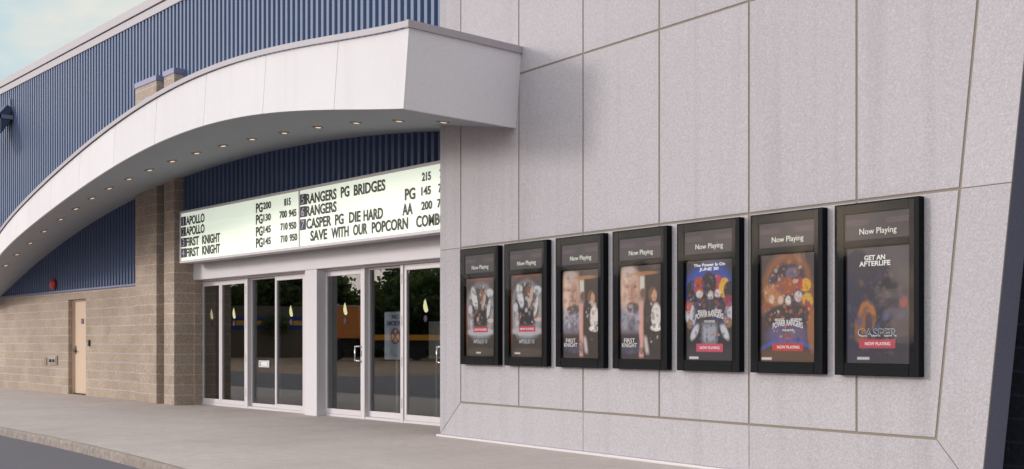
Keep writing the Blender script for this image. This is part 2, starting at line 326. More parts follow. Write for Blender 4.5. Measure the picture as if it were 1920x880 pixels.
# entrance: beam over the doors, post, lobby
MB().box(-20.50, -11.46, 9.85, 10.0, 2.45, 2.92).build('header_beam', WHITE, bld, bevel=0.008)
MB().box(-20.50, -11.46, 10.003, 10.14, 2.42, 2.90).build('door_head', ALU, bld, bevel=0.004)
MB().box(-16.315, -15.945, 9.853, 10.16, 0, 2.448).build('entrance_post', WHITE, bld, bevel=0.008)
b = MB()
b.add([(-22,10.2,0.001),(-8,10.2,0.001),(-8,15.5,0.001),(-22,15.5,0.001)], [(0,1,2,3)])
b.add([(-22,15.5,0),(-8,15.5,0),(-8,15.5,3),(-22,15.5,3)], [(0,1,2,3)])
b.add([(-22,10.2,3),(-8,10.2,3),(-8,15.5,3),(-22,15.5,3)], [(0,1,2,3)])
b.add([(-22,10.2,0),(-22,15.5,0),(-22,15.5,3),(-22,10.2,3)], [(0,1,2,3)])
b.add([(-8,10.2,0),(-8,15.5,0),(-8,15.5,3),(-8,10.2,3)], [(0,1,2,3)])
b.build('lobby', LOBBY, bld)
FLAME = mat('decal_yellow', (0.66, 0.66, 0.28), 0.6, 0.2, noise=[(9, 0.8, (0.62, 0.66, 0.52))])
PURPLE = mat('decal_purple', (0.05, 0.02, 0.065), 0.6, 0.2)
def leaf(x0, x1, kind, yf=10.03, zb=0.045, zt=2.415, st=0.058, rail=0.085, bot=0.085, decal=False, handle=None, hinge=None):
    """One glazed leaf: a ring of painted aluminium with its glass, furniture and sticker."""
    ya, yb = yf, yf+0.055
    b = MB()
    b.box(x0, x0+st, ya, yb, zb, zt); b.box(x1-st, x1, ya, yb, zb, zt)
    b.box(x0+st, x1-st, ya, yb, zb, zb+bot); b.box(x0+st, x1-st, ya, yb, zt-rail, zt)
    f = b.build(kind, ALU, bld, bevel=0.004)
    MB().box(x0+st-0.01, x1-st+0.01, yf+0.022, yf+0.030, zb+bot-0.01, zt-rail+0.01).build('glass', GLASS, f)
    if decal:
        cx = (x0+x1)/2 + (decal if decal is not True else 0)
        pts = [(0.000,0.215),(0.030,0.16),(0.058,0.09),(0.085,0.015),(0.06,-0.008),(0.02,-0.016),(-0.02,0.0),(-0.050,0.05),(-0.055,0.11),(-0.035,0.17)]
        MB().prism([(cx+px*0.85, 1.69+pz*0.9) for px, pz in pts[::-1]], yf+0.017, yf+0.021).build('flame_sticker', FLAME, f)
        MB().prism([(cx+0.045*math.cos(a)+0.005, 1.585+0.05*math.sin(a)) for a in np.linspace(0, 6.28, 15)[:-1]], yf+0.017, yf+0.021).build('round_sticker', PURPLE, f)
    if handle is not None:
        hx, sgn = handle
        h = MB(); w = 0.105*sgn; y = yf-0.055
        P = [(hx, yf+0.01, 0.935), (hx, y, 0.935), (hx-w, y, 0.935), (hx-w, y, 1.165), (hx, y, 1.165), (hx, yf+0.01, 1.165)]
        for i in range(5): h.tube(P[i], P[i+1], 0.011, 10)
        for i in range(1, 5): h.add(*ball(P[i], 0.0112))
        h.build('handle', STEEL, f, smooth=True)
        k = MB(); k.tube((hx+0.022*sgn, yf+0.01, 1.03), (hx+0.022*sgn, yf-0.018, 1.03), 0.018, 12); k.box(hx+0.012*sgn-0.012, hx+0.012*sgn+0.012, yf-0.010, yf+0.01, 1.0, 1.10)
        k.build('lock', DARKSTEEL, f)
    if hinge is not None:
        for z in (0.30, 0.93, 1.56, 2.2):
            h = MB(); h.tube((hinge, yf-0.008, z-0.075), (hinge, yf-0.008, z+0.075), 0.013, 10); h.box(hinge-0.02, hinge+0.02, yf-0.003, yf+0.004, z-0.072, z+0.072)
            h.build('hinge', DARKSTEEL, f)
    return f
def ball(c, r, n=8):
    vs = []; fs = []
    for i in range(1, n):
        for j in range(n): t = math.pi*i/n; a = 2*math.pi*j/n; vs.append((c[0]+r*math.sin(t)*math.cos(a), c[1]+r*math.sin(t)*math.sin(a), c[2]+r*math.cos(t)))
    for i in range(n-2):
        for j in range(n): fs.append((i*n+j, (i+1)*n+j, (i+1)*n+(j+1) % n, i*n+(j+1) % n))
    fs.append(tuple(range(n))); fs.append(tuple((n-2)*n+j for j in range(n-1, -1, -1)))
    return vs, fs
leaf(-20.495, -19.71, 'glazed_door', decal=-0.01)
leaf(-19.705, -18.70, 'glazed_door', decal=0.0001, hinge=-18.665)
leaf(-18.60, -17.62, 'side_window', yf=10.085, rail=0.03, bot=0.06, st=0.03)
leaf(-17.63, -16.63, 'glazed_door', decal=0.02)
leaf(-15.965, -14.855, 'glazed_door', decal=0.02, handle=(-14.885, 1), hinge=-15.99)
leaf(-14.77, -13.81, 'side_window', yf=10.085, rail=0.03, bot=0.09, st=0.025)
leaf(-13.73, -12.72, 'glazed_door', decal=-0.0, handle=(-12.745, 1), hinge=-13.765) if False else leaf(-13.73, -12.72, 'glazed_door', decal=0.001, handle=(-12.745, 1), hinge=-13.765)
leaf(-12.66, -11.6, 'glazed_door')
b = MB()
for x0, x1 in ((-20.60, -20.50), (-18.695, -18.605), (-16.625, -16.32), (-15.94, -15.97+0.004), (-14.85, -14.775), (-13.805, -13.735)):
    if x1 > x0: b.box(x0, x1, 10.012, 10.13, 0.0, 2.418)
b.box(-20.70, -16.32, 10.02, 10.13, 0.002, 0.043); b.box(-15.94, -11.5, 10.02, 10.13, 0.002, 0.043)
b.build('mullion_frame', ALU, bld, bevel=0.003)
b = MB(); b.box(-18.32, -17.95, 10.09, 10.104, 0.775, 0.895)
nt_ = tag(b.build('door_notice', mat('notice_white', (0.72, 0.72, 0.70), 0.5), at=(-18.13, 10.1, 0.835)), 'small white card notice with grey outline stuck on the entrance glass', 'notice')
b = MB()
for q in ((-18.285,-17.985,0.79,0.796),(-18.285,-17.985,0.874,0.88),(-18.285,-18.279,0.796,0.874),(-17.991,-17.985,0.796,0.874),(-18.285,-18.255,0.797,0.873)): b.box(q[0], q[1], 10.086, 10.0899, q[2], q[3])
b.build('printed_border', mat('print_grey', (0.18, 0.18, 0.18), 0.6), nt_)

# ------------------------------------------------------------------ block pillars
def pillar(x0, x1, label):
    p = empty('block_pillar', ((x0+x1)/2, 9.7, 0), label, 'pillar', 'block pillars at the entrance')
    MB().box(x0, x1, 9.45, 10.25, 0, 6.47).build('shaft', BLOCK, p, bevel=0.008)
    b = MB(); b.box(x0-0.012, x1+0.012, 9.438, 10.25, 6.47, 6.58)
    b.build('cap', CAPBLUE, p, bevel=0.006)
pillar(-22.33, -21.30, 'wide tan block pillar beside the blue ribbed infill, blue metal cap')
pillar(-20.95, -20.49, 'narrow tan block pillar beside the marquee sign and glass doors, blue metal cap')

# ------------------------------------------------------------------ canopy: an arched wing that tapers to the left
XL, XR = -32.4, -9.77
def yc(x): return 7.2+2.3*max(0.0, (-9.8-x)/22.7)**3.4
TP = [0.47607, 0.47461, -0.97736, -1.05042, -0.21486, 1.4432, 4.60541]
BP = [0.44651, 0.42243, -0.9938, -1.04001, -0.15988, 1.22631, 3.91197]
def ztop(x): return float(np.polyval(TP, (x+20)/10))
def zbot(x): return float(np.polyval(BP, (x+20)/10))
def zwall(x): return 4.55-0.011*(x+17.9)**2
SKEW = 0.10
can = empty('entrance_canopy', (-16.0, 8.4, 4.2), 'long white arched entrance canopy sweeping down to the left with small soffit lamps', 'canopy')
joints = [XR+0.0] + [-11.17, -12.88, -14.59, -16.28, -17.98] + [-19.68-1.7*i for i in range(8)] + [XL]
joints = [j for j in joints if j >= XL]
for i in range(len(joints)-1):
    a, c = joints[i]-(0.004 if i else 0), joints[i+1]+0.004
    xx = np.linspace(a, c, 9); b = MB()
    rows = []
    for k in np.linspace(0, 1, 4):
        row = []
        for x in xx:
            xb = x-SKEW*(1-k); row.append((xb, yc(xb), zbot(xb)*(1-k)+(ztop(xb)-0.078)*k))
        rows.append(row)
    b.grid(rows)
    back = [[(p[0], p[1]+0.03, p[2]) for p in r] for r in rows]
    for j in range(8):
        for r0, r1 in ((0, None), (3, None)):
            A, B_ = rows[r0][j], rows[r0][j+1]; C_, D_ = back[r0][j+1], back[r0][j]
            b.add([A, B_, C_, D_], [(0, 3, 2, 1)])
    for j in (0, 8):
        for k in range(3): b.add([rows[k][j], rows[k+1][j], back[k+1][j], back[k][j]], [(0, 1, 2, 3)])
    b.build('fascia_panel', STUCCO2, can)
xx = np.linspace(XR-0.02, XL, 70)
b = MB(); b.grid([[(x-SKEW, yc(x-SKEW)+0.018, zbot(x-SKEW)+0.01) for x in xx], [(x, yc(x)+0.018, ztop(x)-0.07) for x in xx]]); b.build('fascia_backing', THINJOINT, can)
# coping along the fascia and round the end
def pw_y(x): return 8.99-0.0801*(x+11.51)                     # front plane of the poster wall
b = MB(); lo, hi, w = 0.078, 0.0, 0.16
secs = [(-0.022, -lo), (-0.030, -lo+0.006), (-0.030, -0.008), (-0.022, hi), (w, hi)]
xx = np.linspace(XR+0.03, XL, 90)
b.grid([[(x, yc(x)+dy, ztop(min(x, XR))+dz) for x in xx] for dy, dz in secs])
ze = ztop(XR)
b.box(XR-0.012, XR+0.03, 7.172, pw_y(XR)+0.03, ze-lo, ze+0.003)
b.build('coping', COPING, can)
yb = pw_y(XR)+0.02
b = MB(); zb_ = zbot(XR-SKEW)
b.add([(XR, 7.2, ze-lo), (XR-SKEW, 7.2, zb_), (XR-SKEW, yb, zb_), (XR, yb, ze-lo), (XR-0.04, 7.23, ze-lo), (XR-SKEW-0.04, 7.23, zb_), (XR-SKEW-0.04, yb, zb_), (XR-0.04, yb, ze-lo)],
      [(0,1,2,3),(4,7,6,5),(1,5,6,2),(0,3,7,4)])
b.build('end_panel', mat('end_stucco', (0.69, 0.665, 0.70), 0.85, 0.25, noise=[(0.8, 0.4, (0.62, 0.59, 0.61)), (45, 0.6, (0.77, 0.745, 0.775))], bump=(70, 0.3, 0.004)), can)
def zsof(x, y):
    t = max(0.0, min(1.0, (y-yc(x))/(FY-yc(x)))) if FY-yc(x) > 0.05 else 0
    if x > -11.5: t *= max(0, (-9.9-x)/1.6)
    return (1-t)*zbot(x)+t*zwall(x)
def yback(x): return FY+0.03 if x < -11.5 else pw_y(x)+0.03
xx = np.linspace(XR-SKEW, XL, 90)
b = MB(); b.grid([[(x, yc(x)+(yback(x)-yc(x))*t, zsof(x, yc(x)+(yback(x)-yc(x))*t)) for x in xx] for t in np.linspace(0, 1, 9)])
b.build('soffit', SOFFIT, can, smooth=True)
xx = np.linspace(XR-0.05, XL, 60)
b = MB(); b.grid([[(x, yc(x)+0.1+(yback(x)-yc(x)-0.1)*t, max(ztop(x)-0.05-0.1*t, zsof(x, yback(x))+0.05) if t > 0.5 else ztop(x)-0.05-0.1*t) for x in xx] for t in np.linspace(0, 1, 5)])
b.build('roof_deck', COPING, can)
LP = [(-27.86,8.60),(-26.75,8.50),(-25.6,8.42),(-24.3,8.28),(-23.05,8.18),(-22.0,8.10),(-21.0,8.04),(-20.15,8.03),(-19.38,8.08),(-18.64,8.14),(-17.87,8.20),(-17.12,8.28),(-16.37,8.37),(-15.57,8.45),(-14.68,8.50),(-13.70,8.48),(-12.62,8.41),(-11.6,8.38),(-10.65,8.36)]
for x, y in LP:
    e = 0.05; z = zsof(x, y)
    nrm = Vector((-(zsof(x+e, y)-zsof(x-e, y))/(2*e), -(zsof(x, y+e)-zsof(x, y-e))/(2*e), 1)).normalized()*-1
    c = Vector((x, y, z)); p = nrm.orthogonal().normalized(); q = nrm.cross(p)
    def ring(r, h): return [c+nrm*h+(p*math.cos(a)+q*math.sin(a))*r for a in np.linspace(0, 2*math.pi, 21)]
    b = MB(); b.grid([ring(0.085, -0.002), ring(0.085, 0.010), ring(0.074, 0.012), ring(0.068, 0.004)])
    b.add(ring(0.068, 0.004)[:-1], [tuple(range(20))])
    o = b.build('downlight', mat('downlight_trim', (0.24, 0.24, 0.25), 0.5), can)
    lx = c+nrm*0.010+Vector((0.02, 0.0, 0))
    b = MB(); b.grid([[lx+nrm*h+(p*math.cos(a)+q*math.sin(a))*r for a in np.linspace(0, 2*math.pi, 17)] for r, h in ((0.042, 0.004), (0.034, 0.010), (0.018, 0.013), (0.001, 0.014))])
    b.build('lamp', LAMP, o, smooth=True)

# ------------------------------------------------------------------ marquee sign
SX0, SX1, SZ0, SZ1, SY = -20.22, -11.62, 2.75, 3.745, 9.45
sg = empty('marquee_sign', (-16, SY+0.12, SZ0), 'wide backlit white marquee sign with black letters and showtimes above the glass doors', 'sign')
b = MB(); t = 0.045
b.box(SX0, SX1, SY+0.02, 9.66, SZ0, SZ1)
for x0, x1, z0, z1 in ((SX0, SX1, SZ0, SZ0+t), (SX0, SX1, SZ1-t, SZ1), (SX0, SX0+t, SZ0+t, SZ1-t), (SX1-t, SX1, SZ0+t, SZ1-t), (-15.835, -15.800, SZ0+t, SZ1-t)): b.box(x0, x1, SY-0.012, SY+0.025, z0, z1)
b.build('cabinet', WHITE, sg, bevel=0.004)
for x0, x1 in ((SX0+t, -15.835), (-15.80, SX1-t)):
    pn = MB().box(x0, x1, SY+0.002, SY+0.018, SZ0+t, SZ1-t).build('sign_panel', SIGNWHITE, sg)
    b = MB()
    for z in (3.445, 3.245, 3.04, 2.84): b.box(x0, x1, SY-0.004, SY+0.0015, z-0.006, z)
    b.build('letter_track', mat('track_clear', (0.74, 0.78, 0.70), 0.3, 0.5, emit=((0.86, 1.0, 0.80), 0.22)), pn)
rows = [3.47, 3.27, 3.063, 2.862]; H = 0.158
ROWL = [('APOLLO', -19.955, -19.19, 0), ('PG', -17.25, -17.02, 0), ('200', -17.0, -16.735, 0), ('815', -16.30, -16.09, 0),
        ('APOLLO', -19.955, -19.19, 1), ('PG', -17.25, -17.02, 1), ('130', -16.99, -16.745, 1), ('700', -16.45, -16.21, 1), ('945', -16.15, -15.91, 1),
        ('FIRST', -19.955, -19.42, 2), ('KNIGHT', -19.285, -18.58, 2), ('PG', -17.25, -17.02, 2), ('145', -16.99, -16.745, 2), ('710', -16.42, -16.19, 2), ('950', -16.15, -15.915, 2),
        ('FIRST', -19.955, -19.42, 3), ('KNIGHT', -19.285, -18.58, 3), ('PG', -17.25, -17.02, 3), ('145', -16.99, -16.745, 3), ('710', -16.42, -16.195, 3), ('950', -16.126, -15.885, 3),
        ('RANGERS', -15.605, -14.71, 0), ('PG', -14.585, -14.35, 0), ('BRIDGES', -14.225, -13.40, 0), ('215', -12.507, -12.305, 0), ('7', -12.106, -12.03, 0),
        ('RANGERS', -15.605, -14.71, 1), ('PG', -12.914, -12.667, 1), ('145', -12.524, -12.305, 1), ('7', -12.135, -12.055, 1),
        ('CASPER', -15.597, -14.86, 2), ('PG', -14.75, -14.51, 2), ('DIE', -14.357, -14.045, 2), ('HARD', -13.965, -13.46, 2), ('AA', -12.973, -12.73, 2), ('200', -12.524, -12.275, 2), ('70', -12.16, -11.99, 2),
        ('SAVE', -15.476, -14.98, 3), ('WITH', -14.856, -14.37, 3), ('OUR', -14.244, -13.865, 3), ('POPCORN', -13.748, -12.84, 3), ('COMBO', -12.644, -11.96, 3)]
for tx, x0, x1, r in ROWL:
    small = tx.isdigit()
    hh = H*0.72 if small else H
    zz = rows[r] + (0.035 if small else 0) + random.uniform(-0.003, 0.004)
    if tx in ('PG', 'AA') and x0 > -13.2: hh *= 1.0
    text(MB(), tx, x0, x1, zz, hh, SY-0.007, 1, 0.004).build('lettering', LETTER, sg)
for n, r in ((1, 0), (2, 1), (3, 2), (4, 3), (5, 0), (6, 1), (7, 2)):
    x0, x1 = (-20.165, -19.975) if n < 5 else (-15.79, -15.62)
    tl = MB().box(x0, x1, SY-0.005, SY+0.001, rows[r]-0.008, rows[r]+H+0.008).build('number_tile', TILE, sg)
    w = 0.045 if n == 1 else 0.09; xm = (x0+x1)/2
    text(MB(), str(n), xm-w/2, xm+w/2, rows[r]+0.01, H-0.02, SY-0.0085, 0, 0.003).build('numeral', TILEFIG, tl)

# ------------------------------------------------------------------ poster wall: panels with recessed joints on a slab
WA = Vector((-11.51, 8.99, 0)); WR = R(-4.593)
pwl = empty('poster_wall', WA, 'big grey stucco wall of square panels with brown joints, slanting at its end', 'wall', None, WR)
Z0, Z1, Z2, Z3, ZT = 0.03, 0.465, 2.44, 4.43, 6.55
US = [0.48, 1.70, 2.87, 4.06, 5.245, 6.43]
def ur(z): return 7.125+0.1045*z                              # slanted joint at the right
def ue(z): return 7.545+0.1045*z                              # slanted outer edge
g = 0.0115; gt = 0.0035; T0, T1 = 0.0, 0.012
def pan(poly, m=STUCCO): MB().prism(poly, T0, T1).build('panel', m, pwl, local=True, bevel=0.002)
MB().prism([(0.003, Z0+0.003), (ue(Z0)-0.003, Z0+0.003), (ue(ZT)-0.003, ZT-0.003), (0.003, ZT-0.003)], 0.007, 0.028).build('backing', JOINT, pwl, local=True)
zs_ = [(Z1, Z2), (Z2, Z3), (Z3, ZT)]
for za, zb in zs_:
    for i, u in enumerate(US):
        a0 = u+g; lo_, hi_ = za+g, zb-g
        if zb == ZT: hi_ = ZT
        if i < 5: c = US[i+1]-g; pan([(a0, lo_), (c, lo_), (c, hi_), (a0, hi_)])
        else: pan([(a0, lo_), (ur(lo_)-g, lo_), (ur(hi_)-g, hi_), (a0, hi_)])
    # border at the left and at the slanted right, thin horizontal seams
    l0 = za+gt if za > Z1 else None
    t_ = zb-gt if zb < ZT else ZT
    if za == Z1:
        pan([(0, Z0+gt*2), (US[0]-g, Z1-g+gt*2), (US[0]-g, t_), (0, t_)])
        pan([(ur(Z1-g)+g, Z1-g+gt*2), (ue(Z0), Z0+gt*2), (ue(t_), t_), (ur(t_)+g, t_)])
    else:
        pan([(0, l0), (US[0]-g, l0), (US[0]-g, t_), (0, t_)])
        pan([(ur(l0)+g, l0), (ue(l0), l0), (ue(t_), t_), (ur(t_)+g, t_)])
cuts = [None, 2.87, 5.245, None]
for i in range(3):
    top, bot_ = Z1-g, Z0
    l = [(0+gt, bot_), (US[0]-g+gt, top)] if cuts[i] is None else [(cuts[i]+gt, bot_), (cuts[i]+gt, top)]
    r = [(ue(Z0)-gt, bot_), (ur(Z1-g)+g-gt, top)] if cuts[i+1] is None else [(cuts[i+1]-gt, bot_), (cuts[i+1]-gt, top)]
    pan([l[0], r[0], r[1], l[1]])
RET = mat('return_shade_stucco', (0.135, 0.132, 0.19), 0.85, 0.2, noise=[(60, 0.6, (0.17, 0.17, 0.23))], bump=(160, 0.25, 0.004))  # stucco darkened and blued: the shade on the wall's end is in this colour
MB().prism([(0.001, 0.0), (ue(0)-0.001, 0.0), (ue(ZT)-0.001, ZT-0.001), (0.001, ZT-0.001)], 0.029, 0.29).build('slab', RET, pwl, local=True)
MB().box(-0.03, ue(0)-0.02, -0.045, 0.02, 0.0, 0.028).build('base_flashing', mat('flashing_white', (0.60, 0.565, 0.57), 0.45), pwl, local=True, bevel=0.004)
MB().prism([(-0.02, ZT), (ue(ZT)+0.02, ZT), (ue(ZT)+0.03, ZT+0.08), (-0.02, ZT+0.08)], -0.03, 0.32).build('wall_coping', COPING, pwl, local=True)

# ------------------------------------------------------------------ poster art: soft abstract fields of colour and orange reflections, painted on a fine grid
def art_mat():
    m = bpy.data.materials.new('poster_print'); m.use_nodes = True
    b = m.node_tree.nodes['Principled BSDF']; a = m.node_tree.nodes.new('ShaderNodeVertexColor'); a.layer_name = 'print'
    m.node_tree.links.new(a.outputs[0], b.inputs['Base Color']); b.inputs['Roughness'].default_value = 0.45; b.inputs['Specular IOR Level'].default_value = 0.3
    return m
ART = art_mat()
def s2l(c):
    c = np.array(c, float)/255; return np.where(c <= 0.04045, c/12.92, ((c+0.055)/1.055)**2.4)
class Paint:
    W, Hh = 124, 190
    def __init__(s, base, seed, grain=0.10):
        s.u, s.v = np.meshgrid(np.linspace(0, 1, s.W), np.linspace(0, 1, s.Hh)); s.rng = np.random.RandomState(seed)
        s.c = np.ones((s.Hh, s.W, 3))*s2l(base); s.grain = grain
        s.n = s.field(6)*0.42+s.field(14)*0.3+s.field(30)*0.25+s.field(60)*0.22
    def field(s, k):
        g = s.rng.rand(k+2, k+2); y = s.v*k; x = s.u*k; i = y.astype(int); j = x.astype(int); fy = y-i; fx = x-j
        return (g[i, j]*(1-fy)*(1-fx)+g[i+1, j]*fy*(1-fx)+g[i, j+1]*(1-fy)*fx+g[i+1, j+1]*fy*fx)-0.5
    def mix(s, m, col, a=1.0):
        m = np.clip(m, 0, 1)[..., None]*a; s.c = s.c*(1-m)+s2l(col)*m; return s
    def ell(s, cu, cv, ru, rv, col, a=1.0, soft=0.25, rot=0.0, warp=0.25):
        U = s.u-cu+s.n*warp*ru; V = (s.v-cv+s.n.T[:1, :1]*0+s.n*warp*rv*0.7)
        x = U*math.cos(rot)+V*math.sin(rot)*1.48; y = -U*math.sin(rot)/1.48+V*math.cos(rot)
        d = np.sqrt((x/ru)**2+(y/rv)**2); soft *= 0.5; return s.mix((1+soft-d)/(2*soft), col, a)
    def rect(s, u0, u1, v0, v1, col, a=1.0, soft=0.015, lean=0.0):
        U = s.u-lean*(s.v-v0)+s.n*0.02
        m = np.clip((U-u0)/soft+0.5, 0, 1)*np.clip((u1-U)/soft+0.5, 0, 1)*np.clip((s.v-v0)/soft+0.5, 0, 1)*np.clip((v1-s.v)/soft+0.5, 0, 1)
        return s.mix(m, col, a)
    def ring(s, cu, cv, r, w, col, a=1.0, vmin=-1):
        d = np.abs(np.sqrt((s.u-cu)**2+((s.v-cv)*1.48)**2)-r+s.n*0.05); return s.mix((w-d)/w*(s.v > vmin), col, a)
    def flecks(s, n, cu, cv, ru, rv, cols, size=0.03, a=0.6):
        for _ in range(n):
            t = s.rng.rand()*6.28; q = s.rng.rand()**0.5; k = 0.4+s.rng.rand()
            s.ell(cu+ru*q*math.cos(t), cv+rv*q*math.sin(t), size*k*(0.4+0.8*s.rng.rand()), size*k*0.7, cols[s.rng.randint(len(cols))], a, 0.5, s.rng.rand()*3.1, 0.5)
        return s
    def strip(s, u0, u1, v0, v1, col): return s.rect(u0, u1, v0, v1, col, 1, 0.008)
    def done(s, gain=0.74):
        s.c = s.c*(1+s.grain*2.2*(s.n[..., None])+s.grain*(s.rng.rand(s.Hh, s.W, 1)-0.5)); return np.clip(s.c*gain, 0.002, 1)
def art_grey(seed):
    p = Paint((58, 52, 52), seed)
    p.ell(.5, .9, .6, .14, (92, 78, 76), .8); p.ell(.5, .55, .50, .36, (168, 168, 176), .9, .3); p.ell(.48, .60, .37, .29, (72, 66, 70), 1, .2)
    p.ell(.30, .74, .09, .15, (226, 226, 230), .95, .3, .35); p.ell(.62, .72, .06, .13, (205, 185, 170), .9, .4, -.3); p.ell(.78, .60, .05, .12, (232, 226, 220), .9, .4, -.25)
    p.ell(.82, .80, .12, .05, (214, 218, 226), .9, .4); p.ell(.55, .78, .06, .10, (150, 92, 66), .8, .4); p.rect(.27, .68, .40, .58, (34, 28, 30), 1, .03)
    p.ell(.16, .60, .07, .06, (214, 214, 222), .9, .5); p.ell(.20, .46, .06, .10, (190, 190, 200), .8, .5); p.ell(.85, .45, .12, .025, (224, 200, 192), .9, .4)
    p.flecks(70, .5, .62, .42, .28, [(214, 212, 220), (40, 34, 36), (150, 140, 146), (172, 108, 74), (90, 80, 84)], .035, .55)
    p.ell(.5, .31, .5, .05, (196, 194, 204), .9, .4); p.rect(0, 1, 0, .22, (60, 52, 48), .75, .06); p.ell(.5, .06, .5, .05, (104, 88, 74), .5, .5)
    for cu in (.02, .98): p.ell(cu, .45, .05, .34, (150, 78, 40), .75, .5)  # orange rims: reflections in the clear cover, painted into the print
    p.ell(.5, .99, .5, .03, (150, 72, 40), .7, .5)
    p.strip(.26, .76, .305, .375, (205, 62, 82)); p.strip(.36 if seed % 2 else .12, .52 if seed % 2 else .3, .035, .055, (225, 222, 215))
    return p.done()
def art_brown(seed):
    p = Paint((62, 48, 46), seed)
    p.rect(0, .5, .30, .62, (150, 146, 160), .95, .10); p.ell(.22, .76, .27, .24, (206, 172, 154), 1, .5); p.ell(.32, .72, .12, .17, (150, 100, 82), .6, .9); p.ell(.10, .78, .12, .18, (206, 178, 162), .6, .9)
    p.ell(.22, .93, .16, .07, (176, 160, 152), .8, .4); p.ell(.30, .55, .16, .06, (66, 52, 50), .85, .35); p.ell(.30, .36, .12, .07, (92, 84, 96), .7, .5)
    p.rect(.46, .60, .55, .90, (150, 132, 118), .7, .05); p.rect(.48, .58, .74, .88, (206, 200, 188), .9, .03); p.rect(.46, .57, .02, .62, (204, 152, 140), 1, .03)
    p.rect(.57, 1, .02, .62, (50, 42, 40), .9, .08); p.ell(.78, .46, .19, .17, (58, 48, 46), 1, .25); p.ell(.86, .46, .11, .13, (214, 206, 200), .95, .3)
    p.ell(.86, .33, .13, .035, (228, 222, 218), .9, .3); p.ell(.78, .68, .10, .08, (112, 80, 58), 1, .3); p.ell(.82, .67, .055, .06, (190, 146, 122), .9, .4)
    p.ell(.55, .70, .06, .05, (110, 74, 60), .9, .4); p.rect(.62, .70, .06, .24, (206, 190, 186), .8, .05, -.3); p.rect(0, .46, 0, .24, (52, 44, 56), .8, .08); p.ell(.25, .10, .22, .05, (74, 72, 98), .7, .5)
    p.ell(.17, .775, .06, .018, (96, 66, 58), .6, .9); p.ell(.36, .77, .05, .018, (80, 54, 48), .6, .9); p.ell(.29, .72, .025, .055, (128, 86, 72), .5, .9); p.ell(.27, .65, .08, .016, (110, 66, 60), .5, .9); p.flecks(40, .22, .74, .2, .2, [(200, 170, 152), (150, 104, 86), (176, 136, 118), (120, 82, 70)], .035, .35)
    p.flecks(36, .25, .44, .22, .14, [(176, 172, 186), (110, 104, 118), (70, 64, 74)], .04, .5); p.flecks(40, .80, .42, .18, .26, [(64, 54, 50), (120, 100, 90), (210, 200, 192), (36, 30, 30)], .03, .5); p.flecks(24, .3, .12, .3, .09, [(70, 64, 84), (40, 34, 42), (96, 84, 92)], .04, .5)
    p.ell(.6, .91, .30, .02, (176, 120, 66), .7, .5)
    return p.done(0.95)
def art_blue(seed):
    p = Paint((38, 34, 44), seed)
    p.ell(.5, .70, .52, .26, (44, 76, 170), 1, .35); p.ell(.5, .64, .42, .20, (30, 28, 40), 1, .25)
    for cu, cv, c in ((.14, .70, (26, 24, 28)), (.30, .74, (176, 62, 36)), (.68, .74, (190, 60, 74)), (.82, .71, (232, 174, 40)), (.92, .68, (40, 38, 50))): p.ell(cu, cv, .12, .10, c, 1, .2)
    for cu, cv in ((.30, .66), (.68, .66)): p.ell(cu, cv, .07, .04, (226, 216, 214), .9, .35)
    p.ell(.50, .76, .15, .12, (44, 36, 34), 1, .2); p.ell(.53, .63, .06, .06, (228, 222, 214), .9, .35); p.ell(.10, .46, .12, .12, (212, 214, 222), 1, .25, .3); p.ell(.92, .46, .11, .13, (208, 206, 216), 1, .25, -.3)
    p.ell(.06, .54, .07, .06, (190, 66, 40), .9, .3); p.ell(.90, .58, .10, .06, (160, 40, 70), .9, .3); p.ell(.50, .46, .34, .16, (60, 54, 60), 1, .25)
    p.rect(.36, .66, .17, .36, (176, 180, 192), .85, .08); p.ell(.20, .28, .06, .09, (218, 218, 226), .9, .5, -.6); p.ell(.82, .28, .06, .09, (218, 218, 226), .9, .5, .6)
    p.ell(.10, .36, .07, .05, (146, 104, 60), .9, .3); p.ell(.90, .37, .08, .05, (146, 104, 60), .9, .3)
    p.flecks(220, .5, .52, .48, .36, [(30, 28, 36), (200, 204, 214), (150, 100, 60), (180, 60, 50), (70, 90, 160), (90, 84, 92), (40, 70, 170)], .022, .55)
    p.rect(0, 1, 0, .13, (56, 50, 58), .8, .06); p.strip(.23, .78, .085, .165, (214, 78, 108)); p.strip(.08, .28, .012, .035, (222, 220, 216))
    return p.done()
